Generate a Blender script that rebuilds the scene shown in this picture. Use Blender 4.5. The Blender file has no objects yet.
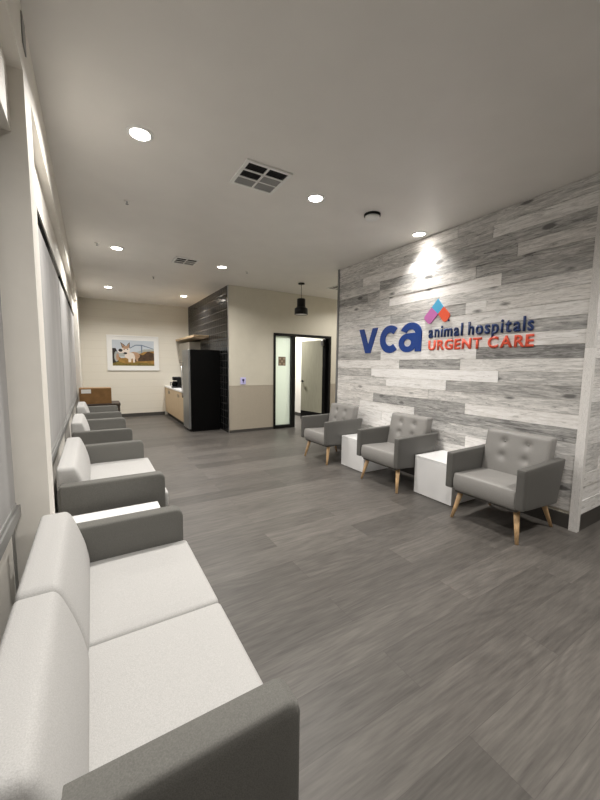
import bpy, bmesh, math, random
from mathutils import Vector, Matrix
random.seed(7)
S = bpy.context.scene
COL = S.collection

# ------------------------------------------------------------------ camera
F, YAW, PITCH, ROLL = 345.718, 0.54246, 0.09968, 0.01262
fw = Vector((math.sin(YAW)*math.cos(PITCH), math.cos(YAW)*math.cos(PITCH), -math.sin(PITCH)))
rt = Vector((math.cos(YAW), -math.sin(YAW), 0)); up = rt.cross(fw)
r2 = rt*math.cos(ROLL)+up*math.sin(ROLL); u2 = up*math.cos(ROLL)-rt*math.sin(ROLL)
cd = bpy.data.cameras.new('camera'); cam = bpy.data.objects.new('camera', cd); COL.objects.link(cam)
cam.matrix_world = Matrix(((r2.x,u2.x,-fw.x,0),(r2.y,u2.y,-fw.y,0),(r2.z,u2.z,-fw.z,1.44),(0,0,0,1)))
cd.sensor_fit = 'HORIZONTAL'; cd.sensor_width = 36; cd.lens = F/600*36; cd.clip_start = .02
S.camera = cam
# ------------------------------------------------------------------ world, exposure, light levels
w = bpy.data.worlds.new('world'); S.world = w; w.use_nodes = True
w.node_tree.nodes['Background'].inputs[0].default_value = (.02,.022,.03,1)
w.node_tree.nodes['Background'].inputs[1].default_value = 1
S.view_settings.view_transform = 'Standard'; S.view_settings.look = 'None'
S.view_settings.gamma = 1; S.view_settings.use_curve_mapping = False
S.view_settings.exposure = 0.0
LAMP_W = 33.0            # watts of one recessed downlight
LAMP_COL = (1.0, .962, .912)
LAMP_GLOW = 30.0         # lens emission
XL, XR, YF, YD, H = -.2065, 3.638, 10.315, 6.93, 3.047

# ------------------------------------------------------------------ materials
MATS = {}
def newmat(name):
    m = bpy.data.materials.new(name); m.use_nodes = True
    MATS[name] = m
    return m, m.node_tree, m.node_tree.nodes, m.node_tree.links, m.node_tree.nodes['Principled BSDF']
def srgb(r,g,b):
    f = lambda c: (c/255/12.92) if c/255 <= .04045 else ((c/255+.055)/1.055)**2.4
    return (f(r),f(g),f(b),1)
def solid(name, col, rough=.5, metal=0, noise=0, scale=40, bump=0, spec=.5, emit=None, stretch=(1,1,1), coat=0):
    m,t,N,L,P = newmat(name)
    P.inputs['Base Color'].default_value = col; P.inputs['Roughness'].default_value = rough
    P.inputs['Metallic'].default_value = metal; P.inputs['Specular IOR Level'].default_value = spec
    P.inputs['Coat Weight'].default_value = coat
    tc = N.new('ShaderNodeTexCoord'); mp = N.new('ShaderNodeMapping'); mp.inputs['Scale'].default_value = stretch
    n = N.new('ShaderNodeTexNoise'); n.inputs['Scale'].default_value = scale; n.inputs['Detail'].default_value = 4
    L.new(tc.outputs['Object'], mp.inputs[0]); L.new(mp.outputs[0], n.inputs['Vector'])
    if noise:
        rp = N.new('ShaderNodeValToRGB'); e = rp.color_ramp.elements
        e[0].position = .3; e[1].position = .7
        e[0].color = [c*(1-noise) for c in col[:3]]+[1]; e[1].color = [min(1,c*(1+noise)) for c in col[:3]]+[1]
        L.new(n.outputs['Fac'], rp.inputs[0]); L.new(rp.outputs[0], P.inputs['Base Color'])
    if bump:
        b = N.new('ShaderNodeBump'); b.inputs['Strength'].default_value = bump; b.inputs['Distance'].default_value = .002
        L.new(n.outputs['Fac'], b.inputs['Height']); L.new(b.outputs[0], P.inputs['Normal'])
    if emit:
        P.inputs['Emission Color'].default_value = emit[0]; P.inputs['Emission Strength'].default_value = emit[1]
    return m

M_ceil = solid('ceiling_paint', srgb(232,229,224), .45, noise=.02, scale=3, bump=.05, spec=.35)
M_cream = solid('cream_wall', srgb(206,201,186), .6, noise=.02, scale=8, bump=.05)
M_tan = solid('tan_wainscot', srgb(172,163,148), .55, noise=.06, scale=60, bump=.1)
M_side = solid('putty_wall', srgb(236,232,224), .6, noise=.02, scale=8)
M_whitewall = solid('white_wall', srgb(236,234,222), .6, noise=.01, scale=8)
M_base = solid('charcoal_baseboard', srgb(70,67,64), .5)
M_black = solid('black_metal', srgb(9,9,9), .4, spec=.3)
M_blackgloss = solid('black_gloss', srgb(4,4,4), .5, spec=.12)
M_steel = solid('brushed_steel', srgb(150,152,152), .38, .8, noise=.06, scale=30, stretch=(1,1,.05))
M_frame = solid('grey_window_frame', srgb(150,150,148), .45, .3)
M_alu = solid('aluminium', srgb(190,190,190), .3, 1)
M_fabric = solid('light_grey_fabric', srgb(183,182,180), .95, noise=.10, scale=320, bump=.35, spec=.15)
M_fabric2 = solid('grey_fabric_darker', srgb(150,148,146), .95, noise=.08, scale=420, bump=.25, spec=.15)
M_felt = solid('charcoal_felt', srgb(108,107,103), .95, noise=.14, scale=300, bump=.25, spec=.15)
M_vinyl = solid('grey_vinyl', srgb(142,140,137), .42, noise=.04, scale=120, bump=.15, spec=.4)
M_vinyld = solid('dark_grey_vinyl', srgb(94,93,90), .42, noise=.05, scale=120, bump=.15, spec=.4)
M_lam = solid('white_laminate', srgb(238,238,238), .35)
M_shade = solid('roller_shade_fabric', srgb(166,165,164), .7, noise=.10, scale=5, stretch=(1,1,.08), bump=.1)
M_wood = solid('light_oak', srgb(212,176,132), .5, noise=.14, scale=25, stretch=(6,6,.6), bump=.1)
M_greige = solid('greige_laminate', srgb(168,162,150), .5)
M_cab = solid('cabinet_oak', srgb(196,172,138), .5, noise=.1, scale=18, stretch=(6,6,.5))
M_card = solid('cardboard', srgb(132,98,58), .85, noise=.15, scale=9, stretch=(1,1,1))
M_walnut = solid('dark_walnut', srgb(60,48,38), .5, noise=.2, scale=20, stretch=(1,6,6))
M_doorleaf = solid('sage_door_laminate', srgb(156,154,136), .5, noise=.08, scale=10, stretch=(4,4,.4))
M_white = solid('white_plastic', srgb(235,235,232), .4)
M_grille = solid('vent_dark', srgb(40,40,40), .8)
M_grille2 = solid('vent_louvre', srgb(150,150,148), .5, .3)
M_lens = solid('lamp_lens', (1,1,1,1), .4, emit=((1,.93,.84,1), LAMP_GLOW))
M_blue = solid('sign_blue', srgb(18,62,140), .4)
M_navy = solid('sign_navy', srgb(22,50,104), .4)
M_red = solid('sign_orange_red', srgb(232,92,66), .4)
M_sky = solid('logo_light_blue', srgb(82,172,214), .4)
M_pink = solid('logo_mauve', srgb(196,112,176), .4)
M_org = solid('logo_orange', srgb(240,98,66), .4)
M_lilac = solid('switch_plate_lilac', srgb(200,196,240), .4)
M_ink = solid('dark_blue_mark', srgb(34,26,84), .4)
M_plq = solid('plaque_taupe', srgb(128,112,92), .5)
M_plq2 = solid('plaque_light', srgb(176,160,138), .5)

def glass(name, col, rough, alpha_mix=0):
    m,t,N,L,P = newmat(name)
    P.inputs['Base Color'].default_value = col; P.inputs['Roughness'].default_value = rough
    P.inputs['Transmission Weight'].default_value = 1; P.inputs['IOR'].default_value = 1.45
    return m
M_pane = solid('night_window_glass', srgb(30,34,38), .08, spec=.8)
def frosted():
    m,t,N,L,P = newmat('frosted_glass')
    P.inputs['Base Color'].default_value = srgb(222,230,220); P.inputs['Roughness'].default_value = .35
    tr = N.new('ShaderNodeBsdfTranslucent'); tr.inputs[0].default_value = srgb(240,246,238)
    mx = N.new('ShaderNodeMixShader'); mx.inputs[0].default_value = .72
    L.new(P.outputs[0], mx.inputs[1]); L.new(tr.outputs[0], mx.inputs[2])
    L.new(mx.outputs[0], N['Material Output'].inputs[0])
    return m
M_frost = frosted()

def mathn(N, L, op, a, b=None, c=None):
    n = N.new('ShaderNodeMath'); n.operation = op
    for i, v in enumerate((a,b,c)):
        if v is None: continue
        if isinstance(v, (int,float)): n.inputs[i].default_value = v
        else: L.new(v, n.inputs[i])
    return n.outputs[0]

def floor_mat():
    m,t,N,L,P = newmat('grey_plank_floor')
    tc = N.new('ShaderNodeTexCoord'); sp = N.new('ShaderNodeSeparateXYZ'); L.new(tc.outputs['Object'], sp.inputs[0])
    RH, BW = .235, 1.5
    yy = mathn(N,L,'DIVIDE', mathn(N,L,'SUBTRACT', sp.outputs[1], 1.40-40*RH), RH)
    row = mathn(N,L,'FLOOR', yy); fy = mathn(N,L,'FRACT', yy)
    par = mathn(N,L,'MODULO', row, 2.0)
    off = mathn(N,L,'MULTIPLY', mathn(N,L,'SUBTRACT', 1.0, par), .5)
    xx = mathn(N,L,'ADD', mathn(N,L,'DIVIDE', mathn(N,L,'SUBTRACT', sp.outputs[0], .465-BW*20), BW), off)
    colx = mathn(N,L,'FLOOR', xx); fx = mathn(N,L,'FRACT', xx)
    cb = N.new('ShaderNodeCombineXYZ'); L.new(colx, cb.inputs[0]); L.new(row, cb.inputs[1])
    wn = N.new('ShaderNodeTexWhiteNoise'); wn.noise_dimensions = '2D'; L.new(cb.outputs[0], wn.inputs['Vector'])
    # grain coordinates, shifted plank by plank
    cg = N.new('ShaderNodeCombineXYZ')
    L.new(mathn(N,L,'MULTIPLY', sp.outputs[0], 1.2), cg.inputs[0])
    L.new(mathn(N,L,'MULTIPLY', sp.outputs[1], 15.0), cg.inputs[1])
    L.new(mathn(N,L,'MULTIPLY', wn.outputs['Value'], 60.0), cg.inputs[2])
    n1 = N.new('ShaderNodeTexNoise'); n1.inputs['Scale'].default_value = 1.6; n1.inputs['Detail'].default_value = 6; n1.inputs['Roughness'].default_value = .62; n1.inputs['Distortion'].default_value = .35
    L.new(cg.outputs[0], n1.inputs['Vector'])
    n2 = N.new('ShaderNodeTexNoise'); n2.inputs['Scale'].default_value = 7; n2.inputs['Detail'].default_value = 5
    L.new(cg.outputs[0], n2.inputs['Vector'])
    wv = N.new('ShaderNodeTexWave'); wv.wave_type = 'BANDS'; wv.bands_direction = 'Y'; wv.inputs['Scale'].default_value = .55
    wv.inputs['Distortion'].default_value = 7; wv.inputs['Detail'].default_value = 3; wv.inputs['Detail Scale'].default_value = .7
    L.new(cg.outputs[0], wv.inputs['Vector'])
    cl = N.new('ShaderNodeCombineXYZ')                      # slow field whose contours draw the cathedral figure
    L.new(mathn(N,L,'MULTIPLY', sp.outputs[0], .9), cl.inputs[0]); L.new(mathn(N,L,'MULTIPLY', sp.outputs[1], 5.5), cl.inputs[1])
    L.new(mathn(N,L,'MULTIPLY', wn.outputs['Value'], 47.0), cl.inputs[2])
    n3 = N.new('ShaderNodeTexNoise'); n3.inputs['Scale'].default_value = .8; n3.inputs['Detail'].default_value = 1.5; L.new(cl.outputs[0], n3.inputs['Vector'])
    ring = mathn(N,L,'MULTIPLY', mathn(N,L,'ADD', mathn(N,L,'SINE', mathn(N,L,'MULTIPLY', n3.outputs['Fac'], 75.0)), 1.0), .5)
    g = mathn(N,L,'ADD', mathn(N,L,'MULTIPLY', n1.outputs['Fac'], .50), mathn(N,L,'MULTIPLY', ring, .08))
    g = mathn(N,L,'ADD', g, mathn(N,L,'MULTIPLY', n2.outputs['Fac'], .42))
    rp = N.new('ShaderNodeValToRGB'); e = rp.color_ramp.elements
    e[0].position = .28; e[0].color = srgb(70,67,64); e[1].position = .76; e[1].color = srgb(108,104,99)
    L.new(g, rp.inputs[0])
    hs = N.new('ShaderNodeHueSaturation'); L.new(rp.outputs[0], hs.inputs['Color'])
    L.new(mathn(N,L,'ADD', mathn(N,L,'MULTIPLY', wn.outputs['Value'], .40), .80), hs.inputs['Value'])
    # joints
    jy = mathn(N,L,'LESS_THAN', mathn(N,L,'MULTIPLY', mathn(N,L,'MINIMUM', fy, mathn(N,L,'SUBTRACT',1.0,fy)), RH), .0012)
    jx = mathn(N,L,'LESS_THAN', mathn(N,L,'MULTIPLY', mathn(N,L,'MINIMUM', fx, mathn(N,L,'SUBTRACT',1.0,fx)), BW), .0014)
    j = mathn(N,L,'MAXIMUM', jy, jx)
    mx = N.new('ShaderNodeMix'); mx.data_type = 'RGBA'
    L.new(mathn(N,L,'MULTIPLY', j, .32), mx.inputs[0]); L.new(hs.outputs[0], mx.inputs[6]); mx.inputs[7].default_value = srgb(52,48,46)
    L.new(mx.outputs[2], P.inputs['Base Color'])
    L.new(mathn(N,L,'ADD', mathn(N,L,'MULTIPLY', n1.outputs['Fac'], .16), .34), P.inputs['Roughness'])
    P.inputs['Specular IOR Level'].default_value = .35
    b = N.new('ShaderNodeBump'); b.inputs['Strength'].default_value = .12; b.inputs['Distance'].default_value = .001
    L.new(g, b.inputs['Height']); L.new(b.outputs[0], P.inputs['Normal'])
    return m
M_floor = floor_mat()

def plank_mat(name, axis):
    m,t,N,L,P = newmat(name)
    at = N.new('ShaderNodeAttribute'); at.attribute_name = 'tone'
    sa = N.new('ShaderNodeSeparateColor'); L.new(at.outputs['Color'], sa.inputs[0])
    tone, rnd, warm = sa.outputs[0], sa.outputs[1], sa.outputs[2]
    tc = N.new('ShaderNodeTexCoord'); sp = N.new('ShaderNodeSeparateXYZ'); L.new(tc.outputs['Object'], sp.inputs[0])
    cg = N.new('ShaderNodeCombineXYZ')
    L.new(mathn(N,L,'MULTIPLY', sp.outputs[axis], 2.6), cg.inputs[0])
    L.new(mathn(N,L,'MULTIPLY', sp.outputs[2], 22.0), cg.inputs[1])
    L.new(mathn(N,L,'MULTIPLY', rnd, 90.0), cg.inputs[2])
    n1 = N.new('ShaderNodeTexNoise'); n1.inputs['Scale'].default_value = 1.5; n1.inputs['Detail'].default_value = 7; n1.inputs['Roughness'].default_value = .72; n1.inputs['Distortion'].default_value = 1.0
    L.new(cg.outputs[0], n1.inputs['Vector'])
    n2 = N.new('ShaderNodeTexNoise'); n2.inputs['Scale'].default_value = 9; n2.inputs['Detail'].default_value = 4
    L.new(cg.outputs[0], n2.inputs['Vector'])
    # knots: sparse voronoi dots
    ck = N.new('ShaderNodeCombineXYZ')
    L.new(mathn(N,L,'MULTIPLY', sp.outputs[axis], 1.6), ck.inputs[0]); L.new(mathn(N,L,'MULTIPLY', sp.outputs[2], 4.0), ck.inputs[1])
    L.new(mathn(N,L,'MULTIPLY', rnd, 40.0), ck.inputs[2])
    vo = N.new('ShaderNodeTexVoronoi'); vo.inputs['Scale'].default_value = 1.3; L.new(ck.outputs[0], vo.inputs['Vector'])
    kn = N.new('ShaderNodeMapRange'); kn.inputs[1].default_value = .03; kn.inputs[2].default_value = .15; kn.inputs[3].default_value = .75; kn.inputs[4].default_value = 0
    L.new(vo.outputs['Distance'], kn.inputs[0])
    g = mathn(N,L,'ADD', mathn(N,L,'MULTIPLY', n1.outputs['Fac'], .9), mathn(N,L,'MULTIPLY', n2.outputs['Fac'], .25))
    g = mathn(N,L,'SUBTRACT', g, .575)
    fn = N.new('ShaderNodeTexNoise'); fn.inputs['Scale'].default_value = 1.0; fn.inputs['Detail'].default_value = 2; L.new(cg.outputs[0], fn.inputs['Vector'])
    cr = N.new('ShaderNodeMapRange'); cr.inputs[1].default_value = .0; cr.inputs[2].default_value = .012; cr.inputs[3].default_value = .28; cr.inputs[4].default_value = 0
    L.new(mathn(N,L,'ABSOLUTE', mathn(N,L,'SUBTRACT', fn.outputs['Fac'], .60)), cr.inputs[0])   # dark weathering cracks
    v = mathn(N,L,'ADD', tone, mathn(N,L,'MULTIPLY', g, 1.7))
    v = mathn(N,L,'SUBTRACT', mathn(N,L,'SUBTRACT', v, kn.outputs[0]), cr.outputs[0])
    rp = N.new('ShaderNodeValToRGB'); e = rp.color_ramp.elements
    e[0].position = 0; e[0].color = srgb(110,109,108); e[1].position = .95; e[1].color = srgb(251,250,249)
    a = e.new(.35); a.color = srgb(178,177,175); a = e.new(.7); a.color = srgb(232,230,227)
    L.new(v, rp.inputs[0])
    mx = N.new('ShaderNodeMix'); mx.data_type = 'RGBA'; mx.blend_type = 'MULTIPLY'
    L.new(mathn(N,L,'MULTIPLY', warm, .2), mx.inputs[0]); L.new(rp.outputs[0], mx.inputs[6]); mx.inputs[7].default_value = (1,.86,.74,1)
    L.new(mx.outputs[2], P.inputs['Base Color']); P.inputs['Roughness'].default_value = .6; P.inputs['Specular IOR Level'].default_value = .3
    b = N.new('ShaderNodeBump'); b.inputs['Strength'].default_value = .3; b.inputs['Distance'].default_value = .002
    L.new(g, b.inputs['Height']); L.new(b.outputs[0], P.inputs['Normal'])
    return m
M_plankY = plank_mat('whitewashed_planks', 1)
M_plankX = plank_mat('whitewashed_planks_return', 0)

def tile_mat():
    m,t,N,L,P = newmat('black_glazed_tile')
    tc = N.new('ShaderNodeTexCoord'); sp = N.new('ShaderNodeSeparateXYZ'); L.new(tc.outputs['Object'], sp.inputs[0])
    sx = mathn(N,L,'ADD', sp.outputs[0], sp.outputs[1])
    T = .152
    a = mathn(N,L,'DIVIDE', sx, T); b_ = mathn(N,L,'DIVIDE', sp.outputs[2], T)
    fa = mathn(N,L,'FRACT', a); fb = mathn(N,L,'FRACT', b_)
    ea = mathn(N,L,'MINIMUM', fa, mathn(N,L,'SUBTRACT',1.0,fa)); eb = mathn(N,L,'MINIMUM', fb, mathn(N,L,'SUBTRACT',1.0,fb))
    ed = mathn(N,L,'MINIMUM', ea, eb)
    j = mathn(N,L,'LESS_THAN', ed, .022)
    cb = N.new('ShaderNodeCombineXYZ'); L.new(mathn(N,L,'FLOOR',a), cb.inputs[0]); L.new(mathn(N,L,'FLOOR',b_), cb.inputs[1])
    wn = N.new('ShaderNodeTexWhiteNoise'); wn.noise_dimensions = '2D'; L.new(cb.outputs[0], wn.inputs['Vector'])
    rp = N.new('ShaderNodeValToRGB'); e = rp.color_ramp.elements; e[0].color = srgb(18,18,20); e[1].color = srgb(34,34,35)
    L.new(wn.outputs['Value'], rp.inputs[0])
    mx = N.new('ShaderNodeMix'); mx.data_type = 'RGBA'; L.new(j, mx.inputs[0]); L.new(rp.outputs[0], mx.inputs[6]); mx.inputs[7].default_value = srgb(96,94,92)
    L.new(mx.outputs[2], P.inputs['Base Color'])
    P.inputs['Roughness'].default_value = .16; P.inputs['Specular IOR Level'].default_value = .22
    # pillowed edges and slightly uneven setting
    mr = N.new('ShaderNodeMapRange'); mr.inputs[2].default_value = .14; L.new(ed, mr.inputs[0])
    no = N.new('ShaderNodeTexNoise'); no.inputs['Scale'].default_value = 7; L.new(tc.outputs['Object'], no.inputs['Vector'])
    sc_ = N.new('ShaderNodeSeparateColor'); L.new(wn.outputs['Color'], sc_.inputs[0])
    tl = mathn(N,L,'ADD', mathn(N,L,'MULTIPLY', fa, mathn(N,L,'SUBTRACT', sc_.outputs[0], .5)), mathn(N,L,'MULTIPLY', fb, mathn(N,L,'SUBTRACT', sc_.outputs[1], .5)))
    hh = mathn(N,L,'ADD', mr.outputs[0], mathn(N,L,'MULTIPLY', no.outputs['Fac'], .3))
    hh = mathn(N,L,'ADD', hh, mathn(N,L,'MULTIPLY', tl, .8))
    b = N.new('ShaderNodeBump'); b.inputs['Strength'].default_value = .6; b.inputs['Distance'].default_value = .004
    L.new(hh, b.inputs['Height']); L.new(b.outputs[0], P.inputs['Normal'])
    return m
M_tile = tile_mat()

def shiplap_mat():
    m,t,N,L,P = newmat('painted_boards')
    tc = N.new('ShaderNodeTexCoord'); sp = N.new('ShaderNodeSeparateXYZ'); L.new(tc.outputs['Object'], sp.inputs[0])
    f = mathn(N,L,'FRACT', mathn(N,L,'DIVIDE', sp.outputs[2], .2))
    j = mathn(N,L,'LESS_THAN', f, .05)
    mx = N.new('ShaderNodeMix'); mx.data_type = 'RGBA'; L.new(mathn(N,L,'MULTIPLY', j, .3), mx.inputs[0])
    mx.inputs[6].default_value = srgb(224,219,206); mx.inputs[7].default_value = srgb(200,193,178)
    L.new(mx.outputs[2], P.inputs['Base Color']); P.inputs['Roughness'].default_value = .6
    return m
M_ship = shiplap_mat()

# ------------------------------------------------------------------ helpers
def link(name, bm, mats, parent=None, smooth=False, kind=None):
    me = bpy.data.meshes.new(name)
    bmesh.ops.recalc_face_normals(bm, faces=bm.faces[:])
    bm.to_mesh(me); bm.free()
    for m in (mats if isinstance(mats,(list,tuple)) else [mats]): me.materials.append(m)
    if smooth:
        for p in me.polygons: p.use_smooth = True
    o = bpy.data.objects.new(name, me); COL.objects.link(o)
    if parent is not None: o.parent = parent
    if kind: o['kind'] = kind
    return o
def box(bm, x0,x1,y0,y1,z0,z1, mi=0, bev=0):
    vs = [bm.verts.new((x,y,z)) for x in (x0,x1) for y in (y0,y1) for z in (z0,z1)]
    idx = [(0,1,3,2),(4,6,7,5),(0,4,5,1),(2,3,7,6),(0,2,6,4),(1,5,7,3)]
    fs = [bm.faces.new([vs[i] for i in q]) for q in idx]
    for f in fs: f.material_index = mi
    if bev:
        es = list({e for f in fs for e in f.edges})
        r = bmesh.ops.bevel(bm, geom=es, offset=bev, segments=2, affect='EDGES', profile=.5)
        for f in r['faces']: f.material_index = mi
    return fs
def B(*a, **k):
    bm = bmesh.new(); box(bm, *a, **k); return bm
def cyl(bm, c0, c1, r0, r1, n=20, mi=0):
    c0, c1 = Vector(c0), Vector(c1); d = (c1-c0).normalized()
    a = d.orthogonal().normalized(); b = d.cross(a)
    A = [bm.verts.new(c0+(a*math.cos(2*math.pi*i/n)+b*math.sin(2*math.pi*i/n))*r0) for i in range(n)]
    C = [bm.verts.new(c1+(a*math.cos(2*math.pi*i/n)+b*math.sin(2*math.pi*i/n))*r1) for i in range(n)]
    for i in range(n):
        f = bm.faces.new((A[i],A[(i+1)%n],C[(i+1)%n],C[i])); f.material_index = mi; f.smooth = True
    for q in (A,C):
        f = bm.faces.new(q); f.material_index = mi
def lathe(bm, prof, cx, cy, n=32, mi=0, cap=True):
    rings = []
    for r,z in prof:
        rings.append([bm.verts.new((cx+r*math.cos(2*math.pi*i/n), cy+r*math.sin(2*math.pi*i/n), z)) for i in range(n)])
    for a,b in zip(rings, rings[1:]):
        for i in range(n):
            f = bm.faces.new((a[i],a[(i+1)%n],b[(i+1)%n],b[i])); f.material_index = mi; f.smooth = True
    if cap:
        for q in (rings[0], rings[-1]): bm.faces.new(q).material_index = mi
def soft(x0,x1,y0,y1,z0,z1, r=.02, seg=.06, deform=None, rs=3):
    """rounded, finely divided box with an optional deformation"""
    bm = bmesh.new()
    lo, hi = (x0,y0,z0), (x1,y1,z1)
    ax = []
    for a,b in zip(lo,hi):
        rr = min(r,(b-a)/2*.98)
        n = max(2, int((b-a-2*rr)/seg)+1)
        c = [a+rr*(1-math.cos(math.pi/2*i/rs)) for i in range(rs)]
        c += [a+rr+(b-a-2*rr)*i/n for i in range(n+1)]
        c += [b-rr*(1-math.cos(math.pi/2*i/rs)) for i in range(rs-1,-1,-1)]
        ax.append((c, rr))
    cache = {}
    def V(i,j,k):
        key = (i,j,k)
        if key in cache: return cache[key]
        p = Vector((ax[0][0][i], ax[1][0][j], ax[2][0][k]))
        rr = r
        q = Vector([min(max(p[t], lo[t]+ax[t][1]), hi[t]-ax[t][1]) for t in range(3)])
        d = p-q
        if d.length > 1e-9:
            m_ = min(a[1] for a in ax)
            # project to the rounded surface
            e = Vector([d[t]/ax[t][1] for t in range(3)])
            l = e.length
            mxx = max(abs(c) for c in e)
            e = e/l*mxx if l > 1e-9 else e
            p = q+Vector([e[t]*ax[t][1] for t in range(3)])
        if deform: p = Vector(deform(p.x,p.y,p.z))
        v = bm.verts.new(p); cache[key] = v
        return v
    I,J,K = [len(a[0])-1 for a in ax]
    for k in (0,K):
        for i in range(I):
            for j in range(J): bm.faces.new((V(i,j,k),V(i+1,j,k),V(i+1,j+1,k),V(i,j+1,k)))
    for j in (0,J):
        for i in range(I):
            for k in range(K): bm.faces.new((V(i,j,k),V(i+1,j,k),V(i+1,j,k+1),V(i,j,k+1)))
    for i in (0,I):
        for j in range(J):
            for k in range(K): bm.faces.new((V(i,j,k),V(i,j+1,k),V(i,j+1,k+1),V(i,j,k+1)))
    return bm
def thing(name, label, cat, loc=(0,0,0), group=None, rz=0):
    o = bpy.data.objects.new(name, None); COL.objects.link(o); o.location = loc; o.rotation_euler = (0,0,rz)
    o.empty_display_size = .1
    o['label'] = label; o['category'] = cat
    if group: o['group'] = group
    return o
def tag(o, label, cat, group=None):
    o['label'] = label; o['category'] = cat
    if group: o['group'] = group
    return o
def dup(root, loc, label, group=None):
    r = root.copy(); COL.objects.link(r); r.location = loc; r['label'] = label
    if group: r['group'] = group
    for ch in list(root.children):
        c = ch.copy(); COL.objects.link(c); c.parent = r
        for g in list(ch.children):
            d = g.copy(); COL.objects.link(d); d.parent = c
    return r
def struct(name, bm, m, parent=None):
    return link(name, bm, m, parent, kind='structure')
def prism_sign(bm, pts, x_back, x_front, mi=0):
    """pts given as (y, z); extruded along x"""
    A = [bm.verts.new((x_front,y,z)) for y,z in pts]; Bk = [bm.verts.new((x_back,y,z)) for y,z in pts]
    n = len(pts)
    bm.faces.new(A).material_index = mi; bm.faces.new(Bk[::-1]).material_index = mi
    for i in range(n): bm.faces.new((A[i],A[(i+1)%n],Bk[(i+1)%n],Bk[i])).material_index = mi

# ------------------------------------------------------------------ room shell
struct('floor', B(-.6,6.3,-3.1,12.6,-.05,0), M_floor)
bm = bmesh.new(); box(bm,-.6,6.3,-3.1,12.6,H,H+.1); struct('ceiling', bm, M_ceil)
struct('wall_far', B(-.6,2.44,YF,YF+.15,0,H), M_ship)
struct('wall_back', B(-.6,6.3,-3.1,-3.0,0,H), M_side)
struct('wall_right', B(6.2,6.3,-3.0,12.6,0,H), M_side)
# tiled return wall beside the coffee counter
struct('wall_tiled', B(2.44,2.50,YD+.01,YF+.15,0,H), M_tile)
# door wall: cream above, tan panel below, opening 3.47..5.03 up to 2.15
OX0, OX1, OZ = 3.475, 5.035, 2.15
bm = bmesh.new()
box(bm,2.445,OX0,YD,YD+.12,1.0,H); box(bm,OX1,6.2,YD,YD+.12,1.0,H); box(bm,OX0,OX1,YD,YD+.12,OZ,H)
box(bm,2.445,OX0,YD,YD+.12,.0,1.0, mi=1); box(bm,OX1,6.2,YD,YD+.12,.0,1.0, mi=1)
box(bm,2.445,OX0,YD-.004,YD,.99,1.0, mi=1)
struct('wall_door_side', bm, [M_cream, M_tan])
struct('trim_1', B(2.432,2.446,YD-.004,YD+.02,0,H), M_alu)
# left side: fascia above, column, wall past the windows, backing behind the bays
COL0, COL1, SOF = 2.075, 2.30, 2.725
bm = bmesh.new()
box(bm,-.6,XL,-3.0,YF,SOF,H)                 # fascia and soffit
box(bm,-.6,XL,COL0,COL1,0,SOF)               # column between the two window bays
box(bm,-.6,XL,8.75,YF,0,SOF)                 # solid wall past the last window
struct('wall_left', bm, M_side)
# peninsula that carries the plank cladding
struct('wall_feature', B(3.655,6.2,1.255,4.80,0,H), M_cream)
# plank cladding of the long face: one mesh, boards at their measured joints
def planks(name, rows, along, fixed, front, mat, lo, hi, zmin, zcut=H):
    bm = bmesh.new(); lay = bm.loops.layers.float_color.new('tone')
    for top, segs in rows:
        z1 = min(top, zcut-.001); z0 = max(top-.125, zmin)
        if z1-z0 < .01: continue
        for a,b,tone,warm in segs:
            d = front - random.uniform(0,.006)*(1)
            g = .0012
            if along == 'y': fs = box(bm, d, fixed, a+g, b-g, z0+g, z1-g)
            else: fs = box(bm, a+g, b-g, d, fixed, z0+g, z1-g)
            rn = random.random()
            for f in fs:
                for l in f.loops: l[lay] = (tone, rn, warm, 1)
    return struct(name, bm, mat)
Y0, Y1 = 1.30, 4.79
# per row (top height): joints going from the near (right) end to the far (left) end, and the tones between them
R = [
 (3.035,[2.6,3.78],[.50,.66,.56]),
 (2.910,[2.19,3.40],[.66,.42,.55]),
 (2.785,[3.07,4.20],[.34,.78,.42]),
 (2.660,[1.93,3.83],[.60,.34,.60]),
 (2.535,[2.35,3.83,4.09],[.36,.62,.45,.26]),
 (2.410,[2.07,3.636],[.34,.86,.52]),
 (2.285,[2.80,3.9],[.60,.50,.58]),
 (2.160,[2.21,2.45,3.6],[.70,.82,.40,.60]),
 (2.035,[2.9],[.74,.72]),
 (1.910,[2.3,3.3],[.36,.70,.66]),
 (1.785,[2.6,4.0],[.74,.66,.50]),
 (1.660,[2.29,3.766],[.16,.80,.36]),
 (1.535,[2.483,3.40],[.66,.30,.74]),
 (1.410,[2.035,3.955],[.46,.92,.42]),
 (1.285,[2.65,3.635],[.32,.80,.60]),
 (1.160,[2.9],[.56,.66]),
 (1.035,[2.39,3.895],[.82,.28,.66]),
 (0.910,[3.11,4.2],[.26,.78,.60]),
 (0.785,[2.9,3.7],[.52,.90,.74]),
 (0.660,[2.36,3.5],[.84,.44,.80]),
 (0.535,[2.0,3.0],[.60,.72,.50]),
 (0.410,[1.9,2.8,4.0],[.40,.60,.70,.5]),
 (0.285,[2.4,3.4],[.50,.44,.66]),
]
rows = [(3.155,[(Y0,Y1,.5,.3)])]
for top,js,ts in R:
    ed = [Y0]+js+[Y1]
    rows.append((top,[(ed[i],ed[i+1],ts[i],random.random()*.5) for i in range(len(ts))]))
planks('wall_feature_cladding', rows, 'y', 3.655, 3.642, M_plankY, Y0, Y1, .13)
rows = []
for k in range(25):
    top = 3.155-.125*k; js = sorted(random.uniform(3.8,6.0) for _ in range(2)); ed = [3.663]+js+[6.2]
    rows.append((top,[(ed[i],ed[i+1],random.choice([.55,.7,.8,.62,.74,.48]),random.random()*.5) for i in range(3)]))
planks('wall_feature_return', rows, 'x', 1.255, 1.243, M_plankX, 3.663, 6.2, .15)
rows = []
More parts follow.
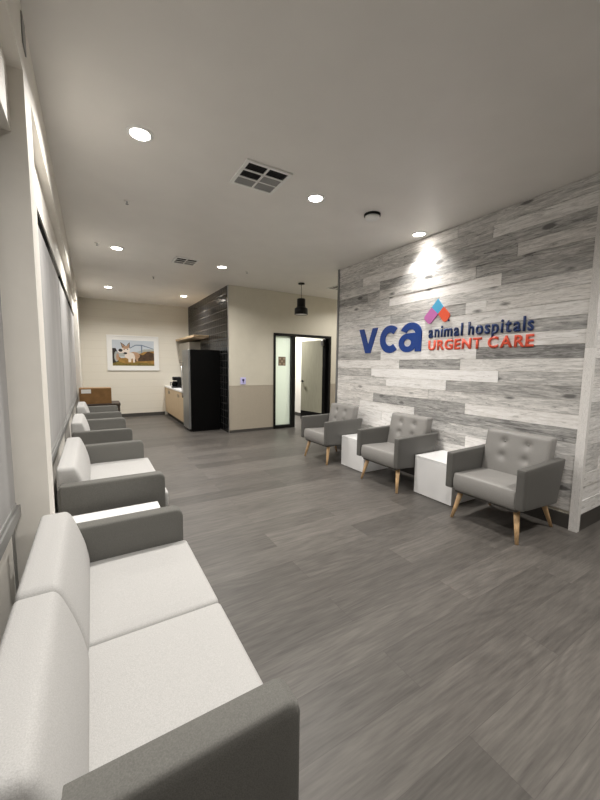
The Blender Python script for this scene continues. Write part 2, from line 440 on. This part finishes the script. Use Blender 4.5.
bm = bmesh.new(); lay = bm.loops.layers.float_color.new('tone')
for z0,z1,t in ((0,1.62,.74),(1.622,H-.001,.60)):
    for f in box(bm,3.612,3.662,1.236,1.300,z0,z1):
        for l in f.loops: l[lay] = (t, random.random(), .3, 1)
struct('trim_2', bm, M_plankY)               # corner post of the planked peninsula
struct('trim_3', B(3.622,3.70,4.79,4.825,0,H-.001), M_steel)
# baseboards
struct('baseboard_feature', B(3.632,3.655,1.30,4.79,0,.128), M_base)
struct('baseboard_return', B(3.662,6.2,1.238,1.255,0,.148), M_base)
struct('baseboard_far', B(XL,1.74,YF-.012,YF,0,.09), M_base)
struct('baseboard_door_side', B(2.446,OX0,YD-.010,YD,0,.055), M_base)
struct('baseboard_left', B(XL,XL+.012,8.75,YF-.012,0,.09), M_base)

# window bays: frames, panes
def bay(n, y0, y1, muls, dx=0):
    fr = bmesh.new()
    box(fr,-.36+dx,-.30+dx,y0,y1,0,.10); box(fr,-.36+dx,-.27+dx,y0,y1,.70,.755); box(fr,-.36+dx,-.30+dx,y0,y1,2.40,SOF)
    for y in [y0+.03]+muls+[y1-.03]: box(fr,-.362+dx,-.298+dx,y-.03,y+.03,.10,2.40)
    root = struct('window_%d'%n, fr, M_frame)
    g = bmesh.new(); box(g,-.345+dx,-.335+dx,y0,y1,.1,2.4); link('pane', g, M_pane, root)
    struct('trim_%d'%(n+3), B(-.36+dx,-.262,y0,y1,2.455,SOF), M_side)      # light header board over the shades
    struct('wall_below_window_%d'%n, B(-.37+dx,-.30+dx,y0,y1,.0,.70), M_side)
bay(1, -3.0, COL0-.001, [-2.0,-.6,.7], -.05)
bay(2, COL1+.001, 8.749, [3.0,4.9,6.8])
# roller shades
def shade(y0,y1,label,z0=.76,g='roller shades on the windows',x=-.28):
    t = thing('roller_shade', label, 'window shade', (x,(y0+y1)/2,0), g)
    h = (y1-y0)/2
    bm = soft(-.006,-.001,-h,h,z0+.02,2.43,r=.002,seg=.12)
    link('shade_fabric', bm, M_shade, t, True)
    link('hem_bar', B(-.009,.003,-h,h,z0,z0+.022,bev=.003), M_grille2, t)
    b = bmesh.new(); cyl(b,(-.006,-h,2.425),(-.006,h,2.425),.022,.022,16); link('roller', b, M_black, t)
shade(.74,2.03,'pale grey roller shade over the window beside the nearest sofa, at the left edge',x=-.33)
shade(2.33,2.97,'narrow grey roller shade directly beyond the wall column')
shade(3.03,4.87,'grey roller shade behind the far end of the second sofa')
shade(4.93,6.77,'grey roller shade behind the middle left sofa')
shade(6.83,8.70,'furthest grey roller shade, nearest the dog picture wall')

# ------------------------------------------------------------------ storefront door set
root = bmesh.new()
for a in ((OX0,OX0+.05),(3.925,4.03),(OX1-.055,OX1)): box(root,a[0],a[1],YD-.02,YD+.13,0,OZ)
box(root,OX0+.05,3.925,YD-.02,YD+.13,OZ-.055,OZ); box(root,4.03,OX1-.055,YD-.02,YD+.13,OZ-.055,OZ)
box(root,OX0+.05,3.925,YD-.02,YD+.13,0,.075)
d1 = struct('door_1', root, M_black)
link('frosted_sidelight', B(OX0+.05,3.925,YD+.045,YD+.057,.075,OZ-.055), M_frost, d1)
pl = link('room_plaque', B(3.62,3.80,YD+.030,YD+.044,1.43,1.63,bev=.004), M_plq, d1)
bm = bmesh.new()
for i in range(3):
    for j in range(3):
        if (i+j)%2 == 0: box(bm,3.635+i*.052,3.675+i*.052,YD+.026,YD+.031,1.45+j*.058,1.49+j*.058)
link('plaque_mark', bm, M_plq2, pl)
# leaf standing open into the room beyond
leaf = struct('door_2', bmesh.new(), M_doorleaf)
leaf.location = (4.985,7.02,0); leaf.rotation_euler = (0,0,math.radians(10))
link('door_panel', B(-.045,0,.10,.90,.245,2.07,bev=.004), M_doorleaf, leaf)
link('kick_rail', B(-.047,.002,.0,.90,.012,.245), M_black, leaf)
link('hinge_stile', B(-.047,.002,.0,.10,.245,2.09), M_black, leaf)
bm = bmesh.new(); cyl(bm,(-.045,.84,1.03),(-.10,.84,1.03),.012,.012,12); box(bm,-.105,-.085,.74,.852,1.02,1.04,bev=.004); cyl(bm,(-.045,.84,1.03),(-.052,.84,1.03),.03,.03,20)
link('door_handle', bm, M_black, leaf)
link('door_closer', B(-.10,-.047,.04,.12,1.93,2.06,bev=.006), M_alu, leaf)
# room beyond
bm = bmesh.new()
box(bm,5.07,5.17,YD+.12,12.0,1.0,H); box(bm,2.5,5.17,12.0,12.1,0,H)
box(bm,5.07,5.17,YD+.12,12.0,0,1.0, mi=1)
struct('wall_room_beyond', bm, [M_whitewall, M_side])
struct('baseboard_room_beyond', B(5.058,5.07,YD+.8,12.0,0,.09), M_base)

# ------------------------------------------------------------------ ceiling fittings
LG = 'recessed ceiling downlights'
def lens_bm():
    b = bmesh.new(); lathe(b,[(.0001,-.006),(.045,-.007),(.066,-.004),(.066,0)],0,0,28); return b
def ring_bm():
    b = bmesh.new(); lathe(b,[(.066,-.001),(.066,-.008),(.072,-.011),(.088,-.006),(.092,0)],0,0,36,cap=False); return b
dl = thing('downlight','largest round downlight, upper left of the ceiling, nearest above the sofas','ceiling light',(.36,2.82,H),LG)
link('trim_ring', ring_bm(), M_white, dl, True); link('lens', lens_bm(), M_lens, dl, True)
def lamp(root, power, size=.12, dz=-.02, spread=150):
    l = bpy.data.lights.new('lamp_light','AREA'); l.shape = 'DISK'; l.size = size; l.energy = power
    l.color = LAMP_COL; l.spread = math.radians(spread)
    o = bpy.data.objects.new('lamp_light', l); COL.objects.link(o); o.parent = root; o.location = (0,0,dz)
for (x,y,lab) in [
    (1.92,2.94,'round downlight right of the large square ceiling vent'),
    (.375,5.65,'second round downlight along the left wall, near a sprinkler head'),
    (1.925,5.75,'round downlight between the small square vent and the black tiled wall'),
    (.375,8.58,'round downlight nearest the far left corner, above the dog picture'),
    (1.95,8.65,'round downlight nearest the top of the black tiled wall, at the far end'),
    (3.48,3.02,'round downlight close to the plank wall, above the blue sign'),
    (.36,.38,'round downlight on the ceiling above the photographer, out of view'),
    (1.92,.0,'round downlight behind the square vent, out of view'),
    (3.48,.0,'round downlight in front of the planked corner, out of view'),
    (5.3,5.9,'round downlight in the corridor behind the plank wall, out of view')]:
    dup(dl,(x,y,H),lab)
for o in [o for o in COL.objects if o.name.startswith('downlight')]:
    k = 1.0
    if o.location.y < 1: k = .82 if o.location.x < 1 else .8
    if o.location.x > 3.4 and 2 < o.location.y < 4: k = .26
    if 4 < o.location.x: k = .8
    lamp(o, LAMP_W*k, spread=105 if k == .26 else 150)
# lamp of the room beyond the storefront
rb = thing('downlight','round downlight in the small room behind the frosted glass, out of view','ceiling light',(4.1,8.6,H),LG)
link('trim_ring', ring_bm(), M_white, rb, True); link('lens', lens_bm(), M_lens, rb, True); lamp(rb, 125, .3)

def vent(x0,x1,y0,y1,label,dark):
    cx, cy = (x0+x1)/2,(y0+y1)/2; a, b = (x1-x0)/2,(y1-y0)/2
    t = thing('ceiling_vent',label,'vent',(cx,cy,H),'square ceiling air vents')
    bm = bmesh.new(); fw_ = .028
    box(bm,-a,a,-b,-b+fw_,-.014,0); box(bm,-a,a,b-fw_,b,-.014,0); box(bm,-a,-a+fw_,-b+fw_,b-fw_,-.014,0); box(bm,a-fw_,a,-b+fw_,b-fw_,-.014,0)
    box(bm,-.009,.009,-b+fw_,b-fw_,-.012,-.001)
    for q in (-1,1): box(bm,-a+fw_,a-fw_,q*(b-fw_)/3-.008,q*(b-fw_)/3+.008,-.012,-.001)
    link('vent_frame', bm, M_white, t)
    link('vent_backing', B(-a+.01,a-.01,-b+.01,b-.01,-.003,-.0005), M_grille, t)
    for ix,(xa,xb) in enumerate(((-a+fw_,-.009),(.009,a-fw_))):
        for iy in range(3):
            ya = -b+fw_+iy*(2*(b-fw_))/3+.006; yb = ya+2*(b-fw_)/3-.012
            bm = bmesh.new(); n = 5
            for i in range(n):
                y = ya+(yb-ya)*(i+.5)/n
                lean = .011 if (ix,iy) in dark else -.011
                A = [bm.verts.new(p) for p in ((xa,y-lean,-.011),(xb,y-lean,-.011),(xb,y+lean,-.004),(xa,y+lean,-.004))]
                C_ = [bm.verts.new((v.co.x,v.co.y,v.co.z+.0012)) for v in A]
                bm.faces.new(A); bm.faces.new(C_[::-1])
                for k in range(4): bm.faces.new((A[k],A[(k+1)%4],C_[(k+1)%4],C_[k]))
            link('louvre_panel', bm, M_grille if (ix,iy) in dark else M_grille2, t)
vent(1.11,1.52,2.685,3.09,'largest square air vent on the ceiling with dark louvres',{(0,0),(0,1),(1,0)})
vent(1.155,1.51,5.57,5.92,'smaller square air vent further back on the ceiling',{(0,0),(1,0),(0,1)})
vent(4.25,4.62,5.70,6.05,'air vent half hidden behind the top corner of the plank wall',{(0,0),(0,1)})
def sprinkler(x,y,label):
    t = thing('sprinkler_head',label,'sprinkler',(x,y,H),'fire sprinkler heads')
    bm = bmesh.new(); lathe(bm,[(.0001,-.004),(.030,-.004),(.032,0)],0,0,20); link('escutcheon', bm, M_ceil, t, True)
    bm = bmesh.new(); lathe(bm,[(.006,0),(.006,-.02),(.003,-.022),(.003,-.030),(.015,-.031),(.015,-.033),(.0001,-.034)],0,0,14); link('sprinkler_nozzle', bm, M_steel, t, True)
sprinkler(.372,4.0,'small sprinkler head on the ceiling behind the largest downlight')
sprinkler(.135,5.57,'small sprinkler head close to the left wall, beside a downlight')
sprinkler(1.064,7.115,'small sprinkler head behind the smaller square vent')
sprinkler(2.38,5.78,'small sprinkler head on the ceiling before the tall cream wall')
t = thing('smoke_detector','round white smoke detector with dark upper rim, left of the sign downlight','smoke detector',(2.63,2.92,H))
bm = bmesh.new(); lathe(bm,[(.088,0),(.088,-.018),(.078,-.022)],0,0,36,cap=False); link('mounting_base', bm, M_black, t, True)
bm = bmesh.new(); lathe(bm,[(.076,-.02),(.076,-.034),(.066,-.046),(.03,-.050),(.0001,-.051)],0,0,36); link('detector_cover', bm, M_white, t, True)
t = tag(link('wall_register', B(XL+.0005,XL+.006,2.10,2.19,2.86,2.99,bev=.002), [M_grille2]),'small grey air register high on the left fascia near the ceiling','vent')
# pendant lamp
t = thing('pendant_lamp','black bell-shaped pendant lamp hanging before the glazed doorway','pendant light',(3.605,5.98,H))
bm = bmesh.new(); lathe(bm,[(.0001,0),(.062,0),(.062,-.022),(.0001,-.024)],0,0,28); link('canopy', bm, M_black, t, True)
bm = bmesh.new(); cyl(bm,(0,0,-.02),(0,0,-.305),.005,.005,8); link('cord', bm, M_black, t)
bm = bmesh.new(); lathe(bm,[(.0001,-.30),(.075,-.30),(.083,-.31),(.083,-.44),(.094,-.47),(.125,-.485),(.130,-.50),(.130,-.605),(.122,-.605),(.122,-.50),(.0001,-.49)],0,0,40); link('lamp_shade', bm, M_black, t, True)
bm = bmesh.new(); lathe(bm,[(.0001,-.60),(.118,-.60),(.118,-.592)],0,0,32); link('diffuser', bm, M_white, t, True)
lamp(t, 5, .2, -.615)

# ------------------------------------------------------------------ wall sign
sign = thing('wall_sign','blue and orange lettered clinic sign on the plank wall','sign',(3.642,3.0,1.64))
SX0, SX1 = -.004, -.016          # letters stand off the boards
def put(o): o.location = (0,0,0); return o
def ws(pts): return [(y-3.0, z-1.64) for y,z in pts]
# v c a : drawn in a frame u to the right (0..1.21), v up (0..0.37)
def U(pts): return [(4.24-u-3.0, v) for u,v in pts]
def ringpoly(cu,cv,ro_u,ro_v,ri_u,ri_v,a0,a1,n=30):
    o = [(cu+ro_u*math.cos(math.radians(a0+(a1-a0)*i/n)), cv+ro_v*math.sin(math.radians(a0+(a1-a0)*i/n))) for i in range(n+1)]
    q = [(cu+ri_u*math.cos(math.radians(a1-(a1-a0)*i/n)), cv+ri_v*math.sin(math.radians(a1-(a1-a0)*i/n))) for i in range(n+1)]
    return o+q
bm = bmesh.new()
prism_sign(bm, U([(0,.365),(.105,.365),(.205,.12),(.300,.365),(.405,.365),(.262,0),(.148,0)]), SX0, SX1); link('letter', bm, M_blue, sign)
bm = bmesh.new(); prism_sign(bm, U(ringpoly(.655,.183,.195,.193,.092,.093,48,312)), SX0, SX1); link('letter', bm, M_blue, sign)
bm = bmesh.new()
prism_sign(bm, U([(1.105,.0),(1.205,.0),(1.205,.26),(1.105,.26)]), SX0, SX1)
prism_sign(bm, U(ringpoly(1.025,.225,.180,.155,.080,.066,0,158)), SX0, SX1+.0003)
prism_sign(bm, U(ringpoly(.975,.118,.152,.124,.062,.050,0,359.9,44)), SX0, SX1+.0006)
prism_sign(bm, U([(1.0,.242),(1.205,.242),(1.205,.160),(1.0,.160)]), SX0, SX1+.0009)
link('letter', bm, M_blue, sign)
def word(text, y_left, y_right, zbase, capz, mat, off, ref):
    """one mesh per letter, from the built-in typeface, emboldened"""
    glyphs = []
    dg = None
    for ch in text:
        if ch == ' ': glyphs.append(None); continue
        cu = bpy.data.curves.new('letter','FONT'); cu.body = ch; cu.size = 1; cu.offset = off; cu.extrude = .0; cu.resolution_u = 4
        ob = bpy.data.objects.new('letter', cu); COL.objects.link(ob)
        bpy.context.view_layer.update()
        me = bpy.data.meshes.new_from_object(ob.evaluated_get(bpy.context.evaluated_depsgraph_get()))
        bpy.data.objects.remove(ob)
        xs = [v.co.x for v in me.vertices]; ys = [v.co.y for v in me.vertices]
        glyphs.append((me, min(xs), max(xs), min(ys), max(ys), ch))
    refh = [g[4]-0 for g in glyphs if g and g[5] == ref][0]
    s = (capz-zbase)/refh
    gap = .135; space = .30
    tot = sum((space if g is None else g[2]-g[1]+gap*(.35 if g[5] == 'R' else 1.25 if g[5] == 'U' else 1)) for g in glyphs)-gap
    sx = (y_left-y_right)/tot
    cur = 0
    for g in glyphs:
        if g is None: cur += space; continue
        me, x0, x1, _, _, ch_ = g
        bm = bmesh.new(); bm.from_mesh(me)
        bmesh.ops.remove_doubles(bm, verts=bm.verts[:], dist=1e-5)
        for v in bm.verts:
            u = (v.co.x-x0+cur)*sx; z = v.co.y*s
            v.co = (SX1, y_left-u-3.0, zbase+z-1.64)
        ex = bmesh.ops.extrude_face_region(bm, geom=bm.faces[:])
        for v in [e for e in ex['geom'] if isinstance(e, bmesh.types.BMVert)]: v.co.x = SX0
        link('letter', bm, mat, sign)
        cur += x1-x0+gap*(.35 if ch_ == 'R' else 1.25 if ch_ == 'U' else 1)
word('animal hospitals', 2.93, 1.725, 1.805, 1.945, M_navy, .020, 'h')
word('URGENT CARE', 2.925, 1.715, 1.652, 1.768, M_red, .026, 'R')
bm = bmesh.new(); prism_sign(bm, ws([(2.815,2.262),(2.732,2.158),(2.804,2.082),(2.901,2.172)]), SX0, SX1); link('logo_panel', bm, M_sky, sign)
bm = bmesh.new(); prism_sign(bm, ws([(2.901,2.172),(2.804,2.082),(2.90,1.984),(2.925,1.975),(2.948,1.984),(3.000,2.035),(3.006,2.056),(2.998,2.075)]), SX0, SX1); link('logo_panel', bm, M_pink, sign)
bm = bmesh.new(); prism_sign(bm, ws([(2.732,2.158),(2.648,2.072),(2.640,2.05),(2.644,2.036),(2.672,1.992),(2.700,1.978),(2.728,1.984),(2.804,2.082)]), SX0, SX1); link('logo_panel', bm, M_org, sign)
bm = bmesh.new(); cyl(bm,(SX1,2.655-3.0,1.992-1.64),(SX0,2.655-3.0,1.992-1.64),.010,.010,14); link('trademark_dot', bm, M_navy, sign)

# ------------------------------------------------------------------ sofas on the left (front +x)
def make_sofa(width, nc, label, loc, group, fx=0, ax=0):
    t = thing('sofa', label, 'sofa', loc, group)
    W = width/2; A = .088
    for s in (-1,1):
        a, b = (-W,-W+A) if s < 0 else (W-A,W)
        def da(x,y,z):
            R_ = .042; cx, cz = .418+ax-R_, .618-R_
            if x > cx and z > cz:
                u,v = x-cx, z-cz; l = math.hypot(u,v)
                if l > 1e-6: k = max(u,v)/l; x, z = cx+u*k, cz+v*k
            return (x,y,z)
        link('armrest', soft(-.215,.418+ax,a,b,.10,.618,r=.014,seg=.03,deform=da), M_felt, t, True)
    link('base_frame', soft(-.205,.395,-W+A,W-A,.10,.305,r=.012,seg=.12), M_felt, t, True)
    link('back_panel', soft(-.228,-.175,-W+A*.2,W-A*.2,.10,.60,r=.012,seg=.12), M_felt, t, True)
    inner = 2*(W-A); cw = inner/nc
    for i in range(nc):
        a = -W+A+cw*i+.001; b = a+cw-.002; cy = (a+b)/2; hw = (b-a)/2
        def dseat(x,y,z,cy=cy,hw=hw):
            if z > .37: z += .010*max(0,1-((y-cy)/hw)**4)*max(0,1-((x-.19)/.25)**4)-.004
            return (x,y,z)
        link('seat_cushion', soft(-.17,.432+fx,a,b,.306,.440,r=.020,seg=.05,deform=dseat), M_fabric, t, True)
        if nc == 2: a, b = [(-W+.030,-.065),(-.063,W-A+.012)][i]; cy = (a+b)/2; hw = (b-a)/2
        def dback(x,y,z,cy=cy,hw=hw):
            f = (z-.43)/(.722-.43)                # 0 bottom .. 1 top
            g = (x+.236)/(.236-.044)              # 0 rear .. 1 front
            xx = x-g*.078*max(0,f)**1.6+.005*math.sin(math.pi*min(max(f,0),1))*g*max(0,1-((y-cy)/hw)**4)
            return (xx,y,z)
        link('back_cushion', soft(-.236,-.044,a,b,.425,.722,r=.030,seg=.045,deform=dback,rs=4), M_fabric, t, True)
    for sx in (-.17,.35):
        for sy in (-W+.08,W-.08):
            bm = bmesh.new(); cyl(bm,(sx,sy,0),(sx,sy,.10),.018,.024,14); link('leg', bm, M_black, t, True)
    return t
SG = 'grey sofas along the window wall'
make_sofa(1.395,2,'nearest two-seat sofa, pale grey cushions between charcoal felt armrests',(0,1.362,0),SG)
make_sofa(1.35,1,'second sofa along the windows, pale grey with charcoal arms, just past the white side table',(0,3.385,0),SG,.055,.03)
make_sofa(1.08,1,'third wide grey armchair along the windows, between the second sofa and the furthest one',(-.002,5.345,0),SG)
make_sofa(1.07,1,'furthest wide grey armchair along the windows, in front of the cardboard box',(-.002,7.12,0),SG)

# ------------------------------------------------------------------ white cube tables
def cube_table(x0,x1,y0,y1,h,label):
    t = thing('cube_table',label,'side table',((x0+x1)/2,(y0+y1)/2,0),'white cube side tables')
    a,b = (x1-x0)/2,(y1-y0)/2
    link('table_body', B(-a,a,-b,b,.006,h-.022,bev=.002), M_lam, t)
    link('table_top', B(-a-.001,a+.001,-b-.001,b+.001,h-.020,h,bev=.003), M_lam, t)
    link('plinth', B(-a+.01,a-.01,-b+.01,b-.01,0,.006), M_black, t)
cube_table(-.165,.375,2.13,2.62,.442,'white cube side table between the nearest sofa and the second sofa')
cube_table(3.141,3.625,2.150,2.638,.438,'white cube side table nearest the planked corner, beside the closest armchair')
cube_table(3.093,3.600,3.450,3.938,.432,'white cube side table further from the planked corner, beside the furthest armchair')

# ------------------------------------------------------------------ armchairs on the right (front -x)
def make_armchair(label, loc, group):
    t = thing('armchair',label,'armchair',loc,group)
    W = .352; A = .068
    # side profile in local x (front = -.34): front edge upright, rear edge raked, underside rising
    def darm(x,y,z):
        u = (x+.34)/.68; v = (z-.26)/(.64-.26)
        zz = .262+.378*v+ (.040*(1-v) if u < .12 else .040*(1-v)*max(0,(1-u)))
        xx = x - u*(1-v)*.10
        zz += .012*u*v
        return (xx,y,zz)
    for s in (-1,1):
        a,b = (-W,-W+A) if s < 0 else (W-A,W)
        link('armrest', soft(-.34,.34,a,b,.26,.64,r=.012,seg=.05,deform=darm), M_vinyld, t, True)
    def dseat(x,y,z):
        u = (x+.30)/.5
        if z > .38: z += .012*max(0,1-(y/.28)**4)*max(0,1-((x+.02)/.3)**4) - .018*u
        if x < -.2: x -= .016*math.sin(math.pi*min(max((z-.29)/.16,0),1))
        return (x,y,z)
    link('seat', soft(-.315,.215,-W+A+.001,W-A-.001,.285,.452,r=.015,seg=.04,deform=dseat), M_vinyl, t, True)
    link('seat_base', soft(-.29,.26,-W+A+.004,W-A-.004,.262,.290,r=.008,seg=.1), M_vinyld, t, True)
    btn = [(y,z) for z in (.60,.735) for y in (-.105,.105)]
    def dback(x,y,z):
        f = (z-.40)/(.84-.40)
        if x < .19:
            d = 0
            for by,bz in btn: d += .022*math.exp(-(((y-by)**2+(z-bz)**2)/(.030**2)))+.010*math.exp(-(((y-by)**2+(z-bz)**2)/(.075**2)))
            x += d - .016*max(0,1-(y/.29)**4)*math.sin(math.pi*min(max(f,0),1))
        return (x+.085*f,y,z)
    bk = link('backrest', soft(.115,.235,-W+A-.006,W-A+.006,.40,.832,r=.026,seg=.014,deform=dback), M_vinyl, t, True)
    for by,bz in btn:
        bm = bmesh.new(); xb = .115+.085*(bz-.40)/.44+.022
        cyl(bm,(xb-.006,by,bz),(xb+.008,by,bz),.010,.012,14); link('button', bm, M_vinyl, bk, True)
    for sx,sy,tx,ty in ((-.285,-.30,-.225,-.25),(-.285,.30,-.225,.25),(.335,-.285,.225,-.235),(.335,.285,.225,.235)):
        bm = bmesh.new(); cyl(bm,(sx,sy,0),(tx,ty,.275),.0135,.026,18); link('leg', bm, M_wood, t, True)
    return t
AG = 'tufted armchairs against the plank wall'
c = make_armchair('tufted grey armchair nearest the planked corner, closest to the camera',(3.215,1.692,0),AG)
dup(c,(3.215,3.0,0),'middle tufted grey armchair, standing between the two white cube tables',AG)
dup(c,(3.165,4.30,0),'furthest tufted grey armchair, in front of the open doorway',AG)

# ------------------------------------------------------------------ coffee corner
t = thing('refrigerator','tall refrigerator with steel front and black side, by the black tiles','refrigerator',(2.06,7.69,0))
link('cabinet_body', B(-.285,.345,-.30,.24,.02,1.745,bev=.006), M_blackgloss, t)
dr = link('fridge_door', B(-.33,-.288,-.30,.238,.06,1.742,bev=.008), M_steel, t)
bm = bmesh.new(); cyl(bm,(-.355,.20,.7),(-.355,.20,1.4),.010,.010,10); cyl(bm,(-.355,.20,.72),(-.33,.20,.72),.008,.008,8); cyl(bm,(-.355,.20,1.38),(-.33,.20,1.38),.008,.008,8)
link('handle', bm, M_alu, dr)
link('plinth', B(-.26,.33,-.28,.22,0,.02), M_black, t)
t = thing('base_cabinet','light oak base cabinet under the white counter by the far wall','cabinet',(2.10,9.14,0))
link('cabinet_body', B(-.32,.335,-1.17,1.16,.10,.785), M_cab, t)
link('toe_kick', B(-.28,.335,-1.17,1.16,0,.10), M_black, t)
for i in range(4):
    y0 = -1.165+i*.5825
    d = link('door', B(-.339,-.321,y0+.003,y0+.580,.105,.780,bev=.002), M_cab, t)
    hy = y0+.52 if i%2 == 0 else y0+.06
    link('handle', B(-.350,-.339,hy-.005,hy+.005,.64,.72,bev=.002), M_steel, d)
tag(link('worktop', B(1.745,2.44,7.955,10.31,.787,.825,bev=.004), M_lam),'white worktop lying on the light oak cabinet beside the refrigerator','worktop')
t = thing('coffee_maker','small black coffee maker standing on the white worktop','coffee maker',(1.87,9.3,.825))
link('base', soft(-.11,.11,-.10,.10,0,.04,r=.01,seg=.06), M_black, t, True)
link('water_tower', soft(.02,.11,-.09,.09,.04,.26,r=.015,seg=.06), M_black, t, True)
link('brew_head', soft(-.09,.11,-.085,.085,.19,.285,r=.025,seg=.05), M_black, t, True)
bm = bmesh.new(); lathe(bm,[(.0001,.042),(.055,.042),(.068,.08),(.068,.13),(.045,.17),(.0001,.172)],-.045,0,24); link('carafe', bm, M_blackgloss, t, True)
bm = bmesh.new()
pts = [(-.115,.14),(-.150,.14),(-.150,.07),(-.115,.07)]
for p,q in zip(pts,pts[1:]): cyl(bm,(p[0],0,p[1]),(q[0],0,q[1]),.008,.008,8)
link('carafe_handle', bm, M_black, t)
t = thing('cup_dispenser','tapered grey dispenser standing on the worktop beside the black coffee maker','dispenser',(2.10,8.95,.825))
def dtap(x,y,z): return (x*(.62+.38*z/.55), y*(.62+.38*z/.55), z)
link('dispenser_body', soft(-.14,.14,-.15,.15,.0,.55,r=.02,seg=.08,deform=dtap), M_greige, t, True)
link('dispenser_spout', soft(-.155,-.11,-.03,.03,.22,.27,r=.008,seg=.05), M_alu, t, True)
t = thing('wall_cabinet','shallow grey wall cabinet above the worktop, fixed to the black tiles','cabinet',(2.31,9.68,1.5))
link('cabinet_body', B(-.13,.129,-.62,.62,0,.50), M_greige, t)
for i in range(3): 
    y0 = -.62+i*.4133
    link('door', B(-.149,-.132,y0+.003,y0+.410,.004,.496,bev=.002), M_greige, t)
tag(link('wall_shelf', B(2.08,2.439,8.30,10.31,2.075,2.125,bev=.004), M_cab),'light oak shelf projecting from the black tiles above the grey wall cabinet','shelf')

# ------------------------------------------------------------------ far left corner: dark table and cardboard box
t = thing('low_table','dark walnut low table in the far left corner under the cardboard box','table',(.16,8.46,0))
link('table_top', B(-.34,.34,-.30,.30,.55,.60,bev=.004), M_walnut, t)
link('side_panel', B(-.33,-.29,-.29,.29,0,.55), M_walnut, t); link('side_panel', B(.29,.33,-.29,.29,0,.55), M_walnut, t)
link('back_panel', B(-.29,.29,.25,.28,0,.55), M_walnut, t)
t = thing('cardboard_box','brown cardboard box with white label, on the dark low table','box',(.055,8.40,.60))
link('box_body', B(-.285,.285,-.18,.18,0,.322,bev=.003), M_card, t)
link('box_label', B(-.25,-.08,-.1815,-.180,.22,.30), M_white, t)
link('packing_tape', B(-.284,.284,-.03,.03,.3222,.3232), M_plq2, t)

# ------------------------------------------------------------------ framed dog picture
t = thing('framed_picture','white framed landscape photograph of a pale dog on the far wall','picture',(.99,YF,1.71))
hw, hh = .628, .462
bm = bmesh.new(); f_ = .035
box(bm,-hw,hw,-.035,-.001,hh-f_,hh,bev=.002); box(bm,-hw,hw,-.035,-.001,-hh,-hh+f_,bev=.002)
box(bm,-hw,-hw+f_,-.035,-.001,-hh+f_,hh-f_,bev=.002); box(bm,hw-f_,hw,-.035,-.001,-hh+f_,hh-f_,bev=.002)
link('picture_frame', bm, M_white, t)
link('mat_board', B(-hw+f_,hw-f_,-.022,-.002,-hh+f_,hh-f_), M_white, t)
def pm(n,c,noise=.12,scale=14): return solid(n, srgb(*c), .5, noise=noise, scale=scale)
PM = [pm('print_sky',(196,204,212),.06,3), pm('print_hill',(168,172,168),.08), pm('print_field',(156,120,58),.25,12), pm('print_scrub',(74,54,34),.4,18),
      pm('print_fur_white',(228,216,204),.06), pm('print_fur_tan',(176,142,112),.15), pm('print_dark',(38,32,32),.2), pm('print_bridge',(116,132,150),.05), pm('print_grass',(120,104,44),.3,20)]
bm = bmesh.new()
PW, PH = .505, .335
layer = [0]
def flat(pts, mi):
    layer[0] += 1; y = -.0222-.00008*layer[0]
    f = bm.faces.new([bm.verts.new((-PW+2*PW*u, y, -PH+2*PH*v)) for u,v in pts]); f.material_index = mi
def blob(cx,cy,rx,ry,mi,n=22): flat([(cx+rx*math.cos(2*math.pi*i/n), cy+ry*math.sin(2*math.pi*i/n)) for i in range(n)], mi)
flat([(0,0),(1,0),(1,1),(0,1)],0)
flat([(0,.45),(.2,.56),(.5,.5),(.75,.66),(1,.68),(1,.4),(0,.35)],1)
flat([(.40,.70),(.55,.84),(.70,.84),(.99,.70),(.99,.67),(.70,.80),(.55,.80),(.42,.68)],7)
flat([(.68,.84),(.71,.84),(.71,.45),(.68,.45)],7)
flat([(0,0),(1,0),(1,.60),(.75,.56),(.45,.34),(.2,.30),(0,.55)],2)
flat([(.50,.16),(1,.22),(1,.50),(.85,.58),(.72,.42),(.56,.52),(.46,.36)],3)
flat([(0,0),(.14,0),(.13,.5),(.08,.68),(0,.68)],6)
blob(.09,.36,.05,.2,1); blob(.12,.34,.035,.14,5)
flat([(0,0),(1,0),(1,.08),(.6,.14),(.3,.08),(.14,.16),(0,.1)],8)
blob(.50,.40,.15,.15,5)                                             # dog body
blob(.40,.40,.12,.13,4)
for a in ((.36,.44,.14),(.47,.53,.13)): flat([(a[0],.38),(a[1],.38),(a[1]-.01,a[2]),(a[0]+.01,a[2])],4)
flat([(.54,.34),(.60,.36),(.60,.18),(.56,.18)],5)
blob(.31,.62,.105,.15,4)                                            # head
blob(.31,.72,.08,.06,5); blob(.19,.56,.06,.07,4)
flat([(.23,.70),(.19,.92),(.30,.80)],6); flat([(.34,.80),(.41,.93),(.41,.70)],6)
flat([(.24,.73),(.205,.88),(.28,.79)],5); flat([(.35,.79),(.40,.89),(.395,.73)],5)
blob(.275,.64,.014,.02,6); blob(.355,.64,.014,.02,6); blob(.30,.49,.045,.04,6); blob(.19,.60,.05,.06,6)
link('print', bm, PM, t)

# ------------------------------------------------------------------ small wall fittings
t = thing('push_plate','lilac door-opener plate with a dark blue mark on the cream wall','push plate',(2.755,YD,1.10))
link('plate', B(-.062,.062,-.014,-.0005,-.075,.072,bev=.004), M_lilac, t)
bm = bmesh.new(); cyl(bm,(0,-.014,.016),(0,-.020,.016),.024,.024,18); box(bm,-.008,.008,-.019,-.014,-.04,.0)
link('plate_mark', bm, M_ink, t)
